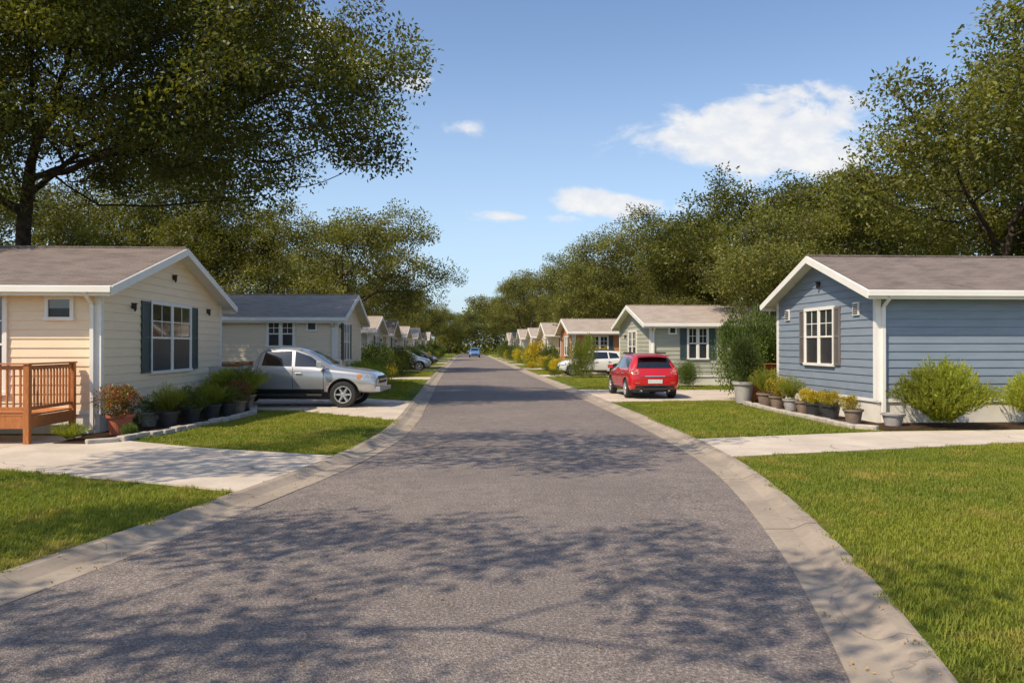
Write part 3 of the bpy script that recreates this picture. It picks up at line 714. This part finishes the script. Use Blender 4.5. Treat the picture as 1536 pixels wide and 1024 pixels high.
# ---------------------------------------------------------------- grass: non-overlapping turf squares
def inpoly(x,y,poly):
    c=np.zeros(len(x),bool); n=len(poly); j=n-1
    for i in range(n):
        xi,yi=poly[i];xj,yj=poly[j]
        m=((yi>y)!=(yj>y)); xx=(xj-xi)*(y-yi)/((yj-yi) if yj!=yi else 1e-9)+xi; c^=m&(x<xx); j=i
    return c
def turf(cell,nb,wd,h,name,xa,xb,ya,yb):
    T=[blades_mesh('turf_square',nb,M_GRASS,wd,h,.045,2,.1,.3,square=cell*.56) for _ in range(5)]
    ng=scatter_ng(proto(name+'_squares',T))
    gx,gy=np.meshgrid(np.arange(xa,xb,cell),np.arange(ya,yb,cell)); x=gx.ravel();y=gy.ravel()
    mg=.47+cell*.42
    ok=((x<LE(y)-mg)|(x>RE(y)+mg)); u=x/np.maximum(y,.1); ok&=(u>-.66)&(u<.84)
    for p in list(DRV.values())+list(BED.values()):
        c=cell*.36
        for dx,dy in((c,c),(c,-c),(-c,c),(-c,-c)): ok&=~inpoly(x+dx,y+dy,p)
    ok&=~((x<-8)&(y>17.9)&(y<26.4)); ok&=~((x>10.07)&(y>19.06)&(y<25.3)); ok&=~((x<-8.3)&(y>15.9))&~((x<-5.3)&(y>32.8))&~((x>8.7)&(y>37.5))
    x=x[ok];y=y[ok];k=len(x); print(name,k)
    z=.068+0*x
    rot=np.stack([0*x,0*x,rng.integers(0,4,k)*math.pi/2],1); s=np.ones((k,3)); s[:,2]=rng.uniform(.8,1.2,k)
    scatter_obj(name,pts_mesh(name+'_pts',np.stack([x,y,z],1),rot,s,rng.integers(0,5,k)),ng)
turf(.25,170,.008,(.03,.07),'lawn_grass',-9,12,2.6,15.7)
turf(.5,330,.013,(.035,.08),'lawn_grass',-9,13,15.9,31)
turf(1.0,420,.026,(.04,.10),'lawn_grass',-9,13,31.5,62)
lit=[quads_mesh('litter',clump(3,.10,.036,.08),M_LITTER) for _ in range(4)]
NG_L=scatter_ng(proto('leaf_litter_bits',lit))
N_=620
yy=rng.uniform(2.5,30,N_); sd=rng.random(N_)<.6
off=np.abs(rng.normal(size=N_))*.07
xx=np.where(sd,RE(yy)+.50-off,LE(yy)-.50+off)
far_=rng.random(N_)<.45; xx=np.where(far_,rng.uniform(-4,7,N_),xx)
ctr=rng.random(N_)<.4; xx=np.where(ctr&~far_,np.where(sd,RE(yy)+.03,LE(yy)-.03)+rng.normal(size=N_)*.04,xx)
e=np.minimum(np.abs(xx-RE(yy)),np.abs(xx-LE(yy)))
zl=np.where((xx>LE(yy))&(xx<RE(yy)),.034,np.where(e<.3,.024,.096))
k=len(xx)
scatter_obj('leaf_litter',pts_mesh('leaf_litter_pts',np.stack([xx,yy,zl],1),np.stack([0*xx,0*xx,rng.uniform(0,6.28,k)],1),rng.uniform(.4,.9,k),rng.integers(0,4,k)),NG_L)

# ---------------------------------------------------------------- vehicles
def sec(mode,zb,w,belt,wr=0,zr=0):
    a=[(0,zb),(.80*w,zb),(.95*w,zb+.07),(1.0*w,(zb+belt)*.5+.03),(.985*w,belt-.09)]
    if mode=='c': a+=[(.945*w,belt+.005),(wr,zr-.085),(.86*wr,zr-.02),(0,zr)]
    elif mode=='h': a+=[(.93*w,belt+(zr-belt)*.25),(.78*w,belt+(zr-belt)*.75),(.45*w,zr-.01),(0,zr)]
    elif mode=='s': a+=[(.97*w,belt),(.90*w,belt+.005),(.5*w,belt+.005),(0,belt+.005)]
    elif mode=='b': a+=[(.97*w,belt),(.90*w,belt+.005),(.885*w,.85),(0,.85)]
    return a
def wheel_mesh(r,wd,nsp=6):
    mb=MB(); mx=Matrix.Rotation(R(90),4,'X'); ri=r*.66
    mb.lathe([(ri,-wd/2),(r*.93,-wd/2),(r,-wd*.36),(r,wd*.36),(r*.93,wd/2),(ri,wd/2),(ri*.97,wd*.45),(ri*.95,-wd*.3),(0,-wd*.3)],36,0,mx)
    for sg in(-1,1):
        mb.lathe([(ri,sg*wd*.5),(ri*1.0,sg*(wd*.5+.006)),(ri*.90,sg*(wd*.5+.006)),(ri*.88,sg*wd*.3)],36,1,mx)
        mb.lathe([(0,sg*(wd*.46)),(ri*.2,sg*wd*.46),(ri*.25,sg*wd*.36),(ri*.25,sg*wd*.2)],20,1,mx)
        for i in range(nsp):
            m2=mx@Matrix.Rotation(2*math.pi*i/nsp,4,'Z'); a,b=sg*wd*.28,sg*wd*.42
            mb.hexa([m2@Vector(p) for p in [(ri*.15,-ri*.14,a),(ri*.93,-ri*.10,a),(ri*.93,ri*.10,a),(ri*.15,ri*.14,a),(ri*.15,-ri*.12,b),(ri*.93,-ri*.08,b),(ri*.93,ri*.08,b),(ri*.15,ri*.12,b)]],1)
    return mb.mesh('wheel',[M_TYRE,M_RIM],False)
def vehicle(name,st,wheels,wr,ar,track,paint,loc,rot,side_patches,end_patches,lines,extra=None,nsp=6):
    root=empty(name,loc,rot)
    ring=[]
    for s in st:
        h=sec(*s[1:]); full=[(s[0],y,z) for y,z in h]+[(s[0],-y,z) for y,z in h[-2:0:-1]]; ring.append(full)
    m=len(ring[0]); vs=[p for r in ring for p in r]; fs=[]
    for i in range(len(ring)-1):
        for k in range(m): fs.append((i*m+k,i*m+(k+1)%m,(i+1)*m+(k+1)%m,(i+1)*m+k))
    for base in(0,(len(ring)-1)*m):
        h=m//2
        for k in range(h):
            a,b=k,k+1; c,d=(m-b)%m,(m-a)%m
            qq=[]
            for t in (a,b,c,d):
                if base+t not in qq: qq.append(base+t)
            if len(qq)>2: fs.append(tuple(qq))
    me=bpy.data.meshes.new(name+'_body'); me.from_pydata(vs,[],fs); me.materials.append(paint); me.materials.append(M_PLAST)
    bm=bmesh.new(); bm.from_mesh(me); bmesh.ops.recalc_face_normals(bm,faces=bm.faces); bm.to_mesh(me); bm.free()
    me.polygons.foreach_set('use_smooth',[True]*len(me.polygons))
    body=mkobj('body',me); ss=body.modifiers.new('s','SUBSURF'); ss.levels=2; ss.render_levels=2
    cut=[]
    for wx in wheels:
        for sg in(-1,1):
            mb=MB(); mb.lathe([(0,-.24),(ar,-.24),(ar,.24),(0,.24)],40,0,Matrix.Rotation(R(90),4,'X'))
            co=mb.obj('cut',[],None,(wx,sg*(track+.10),wr+.02)); 
            bm=bmesh.new(); bm.from_mesh(co.data); bmesh.ops.remove_doubles(bm,verts=bm.verts,dist=1e-5); bmesh.ops.recalc_face_normals(bm,faces=bm.faces); bm.to_mesh(co.data); bm.free()
            b=body.modifiers.new('b','BOOLEAN'); b.operation='DIFFERENCE'; b.object=co; b.solver='EXACT'; cut.append(co)
    dg=bpy.context.evaluated_depsgraph_get(); nm=bpy.data.meshes.new_from_object(body.evaluated_get(dg))
    body.modifiers.clear(); body.data=nm
    for c in cut: bpy.data.objects.remove(c)
    while len(nm.materials)<2: nm.materials.append(M_PLAST)
    nm.materials[1]=M_PLAST
    for p in nm.polygons:
        p.material_index=0; c=p.center
        for wx in wheels:
            if math.hypot(c.x-wx,c.z-wr-.02)<ar+.004 and (abs(p.normal.y)>.95 and abs(c.y)<track-.05 or math.hypot(c.x-wx,c.z-wr-.02)>ar-.02 and abs(p.normal.y)<.3):
                p.material_index=1; p.use_smooth=False
        if c.z<.36 and abs(p.normal.z)>.6: p.material_index=1
    body.parent=root
    bm=bmesh.new(); bm.from_mesh(nm); bvh=BVHTree.FromBMesh(bm)
    def cast(o,d):
        h=bvh.ray_cast(Vector(o),Vector(d)); return h[0]
    def patch(mb,c,ax,mi,off=.006,nu=10,nv=6):
        g=[]
        for j in range(nv+1):
            for i in range(nu+1):
                u=i/nu;v=j/nv
                a=(1-v)*((1-u)*c[0][0]+u*c[1][0])+v*((1-u)*c[3][0]+u*c[2][0]); z=(1-v)*((1-u)*c[0][1]+u*c[1][1])+v*((1-u)*c[3][1]+u*c[2][1])
                if ax[0]=='y': sg=1 if ax[1]=='+' else -1; h=cast((a,sg*4,z),(0,-sg,0)); o=Vector((0,sg*off,0))
                elif ax[0]=='x': sg=1 if ax[1]=='+' else -1; h=cast((sg*6,a,z),(-sg,0,0)); o=Vector((sg*off,0,0))
                g.append(None if h is None else h+o)
        vs=[p if p is not None else Vector((0,0,0)) for p in g]; fs=[]
        for j in range(nv):
            for i in range(nu):
                q=(j*(nu+1)+i,j*(nu+1)+i+1,(j+1)*(nu+1)+i+1,(j+1)*(nu+1)+i)
                if all(g[t] is not None for t in q): fs.append(q)
        mb.add(vs,fs,mi)
    MATS=[M_CGLASS,M_PLAST,M_TAIL,M_LAMP,M_PLATE,M_AMB,M_RIM,paint]
    d=MB()
    for c,mi,off in side_patches:
        for ax in('y+','y-'): patch(d,c,ax,mi,off)
    for c,ax,mi,off in end_patches: patch(d,c,ax,mi,off,14,8)
    for (p,q,wdt) in lines:
        dx,dz=q[0]-p[0],q[1]-p[1]; L=math.hypot(dx,dz); nx,nz=-dz/L*wdt/2,dx/L*wdt/2
        for ax in('y+','y-'): patch(d,[(p[0]-nx,p[1]-nz),(p[0]+nx,p[1]+nz),(q[0]+nx,q[1]+nz),(q[0]-nx,q[1]-nz)],ax,1,.003,1,10)
    d.obj('glass_lamps_and_seams',MATS,root,smooth=True)
    e=MB()
    if extra: extra(e)
    x0=min(wheels)-.2;x1=max(wheels)+.2; e.box(x0,x1,-track+.28,track-.28,.22,.55,1)
    e.obj('details',MATS,root,bevel=.012)
    wm=wheel_mesh(wr,.23,nsp)
    for wx in wheels:
        for sg in(-1,1): mkobj('wheel',wm,root,(wx,sg*track,wr))
    return root

H=[(-2.20,'h',.46,.78,.74,0,.80),(-2.14,'h',.36,.87,.92,0,.98),(-2.02,'c',.28,.91,1.02,.76,1.16),(-1.92,'c',.24,.92,1.04,.70,1.34),(-1.74,'c',.22,.925,1.05,.65,1.54),(-1.2,'c',.22,.925,1.04,.66,1.62),(-.3,'c',.22,.925,1.01,.66,1.65),
   (.35,'c',.22,.92,.99,.65,1.60),(.95,'c',.22,.92,.97,.70,1.26),(1.25,'h',.22,.915,.96,0,1.07),(1.8,'h',.24,.89,.88,0,.98),(2.08,'h',.27,.82,.76,0,.86),(2.2,'h',.36,.74,.62,0,.68)]
def hatch(name,paint,loc,rot):
    sp=[([(.15,1.06),(1.02,1.04),(.62,1.33),(.12,1.50)],0,.006),([(-.90,1.09),(.08,1.06),(.05,1.50),(-.85,1.49)],0,.006),([(-1.62,1.12),(-.98,1.09),(-.93,1.48),(-1.45,1.42)],0,.006),
        ([(-2.1,.86),(-1.88,.92),(-1.84,1.10),(-2.02,1.12)],2,.007),([(1.75,.70),(2.12,.62),(2.06,.76),(1.80,.86)],3,.007),([(-1.0,.27),(1.05,.27),(1.05,.37),(-1.0,.37)],1,.006)]
    ep=[([(-.64,1.10),(.64,1.10),(.52,1.46),(-.52,1.46)],'x-',0,.008),([(-.82,.86),(-.55,.88),(-.58,1.06),(-.82,1.08)],'x-',2,.009),([(.55,.88),(.82,.86),(.82,1.08),(.58,1.06)],'x-',2,.009),
        ([(-.26,.56),(.26,.56),(.26,.70),(-.26,.70)],'x-',4,.016),([(-.74,.37),(.74,.37),(.68,.50),(-.68,.50)],'x-',1,.007),
        ([(-.60,.775),(.60,.775),(.60,.79),(-.60,.79)],'x-',1,.004),([(-.73,.55),(-.56,.55),(-.56,.60),(-.73,.60)],'x-',2,.009),([(.56,.55),(.73,.55),(.73,.60),(.56,.60)],'x-',2,.009),
        ([(-.36,.80),(.36,.80),(.36,.83),(-.36,.83)],'x-',6,.012),
        ([(-.60,1.09),(.60,1.09),(.54,1.52),(-.54,1.52)],'x+',0,.008),([(-.45,.42),(.45,.42),(.5,.60),(-.5,.60)],'x+',1,.008),([(-.74,.60),(-.5,.62),(-.5,.74),(-.74,.76)],'x+',3,.009),([(.5,.62),(.74,.60),(.74,.76),(.5,.74)],'x+',3,.009)]
    ln=[((.10,.36),(.10,1.05),.014),((-.93,.60),(-.93,1.08),.014),((1.08,.36),(1.08,.98),.014)]
    def ex(e):
        for sg in(-1,1):
            e.box(.82,1.02,sg*.92,sg*1.08,1.03,1.16,7); e.box(-.05-.18,-.05,sg*.925,sg*.955,.86,.885,6); e.box(-1.05+.0,-.88,sg*.92,sg*.95,.88,.905,6)
            e.box(-1.3,.2,sg*.60,sg*.635,1.60,1.66,1)
        e.box(-2.02,-1.70,-.56,.56,1.52,1.555,7); e.box(-2.26,-2.16,-.42,.42,.34,.40,1); e.tube((-1.98,.0,1.2),(-2.05,.25,1.15),.008,.006,5,1)
        for sg in(-1,1): e.tube((-2.0,sg*.5,.30),(-2.22,sg*.5,.30),.03,.03,10,6,True)
    return vehicle(name,H,(-1.38,1.36),.345,.40,.80,paint,loc,rot,sp,ep,ln,ex,5)
hatch('red_car',M_RED,(6.66,30.2,.092),R(91))
hatch('white_car',M_WHITEP,(8.0,50.5,.092),R(180))
hatch('silver_car',M_SILVER,(-4.9,61.0,.092),R(0))
hatch('blue_car',M_BLUEP,(1.3,133,.03),R(-90))
hatch('dark_car',M_POTB,(-4.9,75.5,.092),R(0))
T=[(-2.72,'s',.55,.86,1.18),(-2.68,'s',.50,.92,1.23),(-2.61,'s',.48,.935,1.24),(-2.59,'b',.48,.935,1.24),(-2.5,'b',.45,.94,1.24),(-1.2,'b',.42,.945,1.22),(-1.02,'b',.42,.945,1.22),(-1.0,'s',.42,.945,1.22),
   (-.97,'c',.42,.945,1.21,.80,1.30),(-.90,'c',.42,.945,1.20,.70,1.70),(-.62,'c',.42,.945,1.20,.67,1.82),(.1,'c',.42,.945,1.18,.68,1.85),(.55,'c',.42,.945,1.17,.68,1.79),(1.18,'c',.42,.94,1.15,.76,1.36),(1.42,'h',.42,.94,1.13,0,1.22),
   (2.1,'h',.42,.94,1.06,0,1.17),(2.5,'h',.42,.91,.98,0,1.09),(2.66,'h',.42,.84,.86,0,.98),(2.72,'h',.50,.78,.74,0,.82)]
def pickup(name,paint,loc,rot):
    sp=[([(.28,1.24),(1.18,1.21),(.72,1.53),(.25,1.70)],0,.006),([(-.72,1.26),(.18,1.24),(.15,1.70),(-.66,1.68)],0,.006),
        ([(2.25,.84),(2.66,.80),(2.60,.98),(2.28,1.02)],3,.008),([(2.12,.86),(2.24,.85),(2.26,1.0),(2.14,1.0)],5,.008),([(-2.70,.85),(-2.58,.85),(-2.58,1.18),(-2.70,1.18)],2,.007),([(-1.1,.44),(1.15,.44),(1.15,.55),(-1.1,.55)],1,.006)]
    ep=[([(-.58,1.30),(.58,1.30),(.52,1.70),(-.52,1.70)],'x+',0,.008),([(-.50,.72),(.50,.72),(.54,.94),(-.54,.94)],'x+',1,.010),([(-.51,.81),(.51,.81),(.51,.85),(-.51,.85)],'x+',6,.02),
        ([(-.82,.76),(-.56,.76),(-.56,.95),(-.82,.95)],'x+',3,.010),([(.56,.76),(.82,.76),(.82,.95),(.56,.95)],'x+',3,.010),([(-.6,.50),(.6,.50),(.6,.62),(-.6,.62)],'x+',1,.010),
        ([(-.55,1.35),(.55,1.35),(.5,1.66),(-.5,1.66)],'x-',0,.008)]
    ln=[((.22,.56),(.22,1.22),.014),((-.84,.56),(-.84,1.22),.014),((1.14,.56),(1.14,1.17),.014),((-1.01,.44),(-1.01,1.2),.02),((-.84,1.22),(-.76,1.74),.012)]
    def ex(e):
        for sg in(-1,1):
            e.box(1.0,1.16,sg*.96,sg*1.18,1.20,1.40,7); e.box(.30,.50,sg*.945,sg*.98,1.02,1.05,6); e.box(-.76,-.56,sg*.945,sg*.98,1.03,1.06,6)
            e.box(-1.0,1.1,sg*.80,sg*.95,.34,.40,1)
        e.box(2.62,2.80,-.80,.80,.48,.62,7); e.box(-2.86,-2.70,-.84,.84,.50,.64,6)
    return vehicle(name,T,(-1.72,1.72),.39,.47,.82,paint,loc,rot,sp,ep,ln,ex,6)
tr=pickup('pickup_truck',M_SILVER,(-5.50,25.9,.092),R(-6)); tr.scale=(1.05,1.03,1.02)

# ---------------------------------------------------------------- world
w=bpy.data.worlds.new('World'); sc.world=w; w.use_nodes=True
t=NT(w.node_tree); w.node_tree.nodes.clear()
sky=t.n('ShaderNodeTexSky',sky_type='NISHITA'); sky.sun_disc=False; sky.sun_elevation=SUN_EL
sky.sun_rotation=math.atan2(SH.x,SH.y)%(2*math.pi); sky.air_density=1.0; sky.dust_density=1.2; sky.ozone_density=2.0
g=t.n('ShaderNodeTexCoord').outputs['Generated']; sp=t.n('ShaderNodeSeparateXYZ'); t.l(g,sp.inputs[0])
yy=t.m('MAXIMUM',sp.outputs[1],.05); u=t.m('DIVIDE',sp.outputs[0],yy); v=t.m('DIVIDE',sp.outputs[2],yy)
cb=t.n('ShaderNodeCombineXYZ'); t.l(u,cb.inputs[0]); t.l(t.m('MULTIPLY',v,1.7),cb.inputs[1])
n1=t.noise(cb.outputs[0],10,9,.58,.3); n2=t.noise(cb.outputs[0],26,6,.6)
mask=None
for uc,vc,cw,chh,am in [(.39,.250,.24,.055,1.6),(.345,.29,.11,.05,1.4),(.43,.275,.13,.07,1.7),(.20,.180,.13,.026,1.2),(-.056,.331,.075,.024,.9),(-.16,.352,.08,.03,.95),(.065,.161,.12,.012,.7),(-.19,.40,.06,.04,.8),(.0,.27,.05,.018,.5),(-.9,.4,.3,.06,.9),(1.1,.3,.3,.05,.9)]:
    a=t.m('DIVIDE',t.m('SUBTRACT',u,uc),cw); b=t.m('DIVIDE',t.m('SUBTRACT',v,vc),chh)
    d=t.m('SQRT',t.m('ADD',t.m('MULTIPLY',a,a),t.m('MULTIPLY',b,b))); k=t.m('MULTIPLY',t.m('SUBTRACT',1.0,d),am)
    mask=k if mask is None else t.m('MAXIMUM',mask,k)
mask=t.m('MAXIMUM',mask,-1.0)
val=t.m('ADD',mask,t.m('MULTIPLY',t.m('SUBTRACT',n1,.57),3.6))
cl=t.m('MULTIPLY',t.sstep(val,.0,.7),t.sstep(mask,-.3,.3))
cl=t.m('MULTIPLY',cl,.92)
ccol=t.mix(t.sstep(n2,.35,.7),(.84,.86,.91),(1.0,.985,.96))
b1=t.n('ShaderNodeBackground'); b1.inputs[1].default_value=.15
skc=t.mix(t.sstep(sp.outputs[2],-.02,.42,.55,.03),sky.outputs[0],(4.6,5.6,6.3))
t.l(t.mix(1,skc,(1.0,1.06,1.15),'MULTIPLY'),b1.inputs[0])
b2=t.n('ShaderNodeBackground'); t.l(ccol,b2.inputs[0]); b2.inputs[1].default_value=.97
mx=t.n('ShaderNodeMixShader'); t.l(cl,mx.inputs[0]); t.l(b1.outputs[0],mx.inputs[1]); t.l(b2.outputs[0],mx.inputs[2])
o=t.n('ShaderNodeOutputWorld'); t.l(mx.outputs[0],o.inputs[0])
ld=bpy.data.lights.new('sun','SUN'); ld.energy=5.0; ld.angle=R(.5); ld.color=(1,.87,.67)
lo=bpy.data.objects.new('sun',ld); COL.objects.link(lo); lo.rotation_euler=SUNV.to_track_quat('Z','Y').to_euler(); lo.location=(-20,-20,40)
cam=bpy.data.cameras.new('camera'); co=bpy.data.objects.new('camera',cam); COL.objects.link(co); sc.camera=co
cam.lens=28; cam.sensor_width=36; cam.clip_end=4000; cam.clip_start=.1
co.location=(0,0,2.0); co.rotation_euler=(R(90.29),0,R(-3.26))
sc.view_settings.view_transform='Standard'; sc.view_settings.look='None'; sc.view_settings.exposure=0
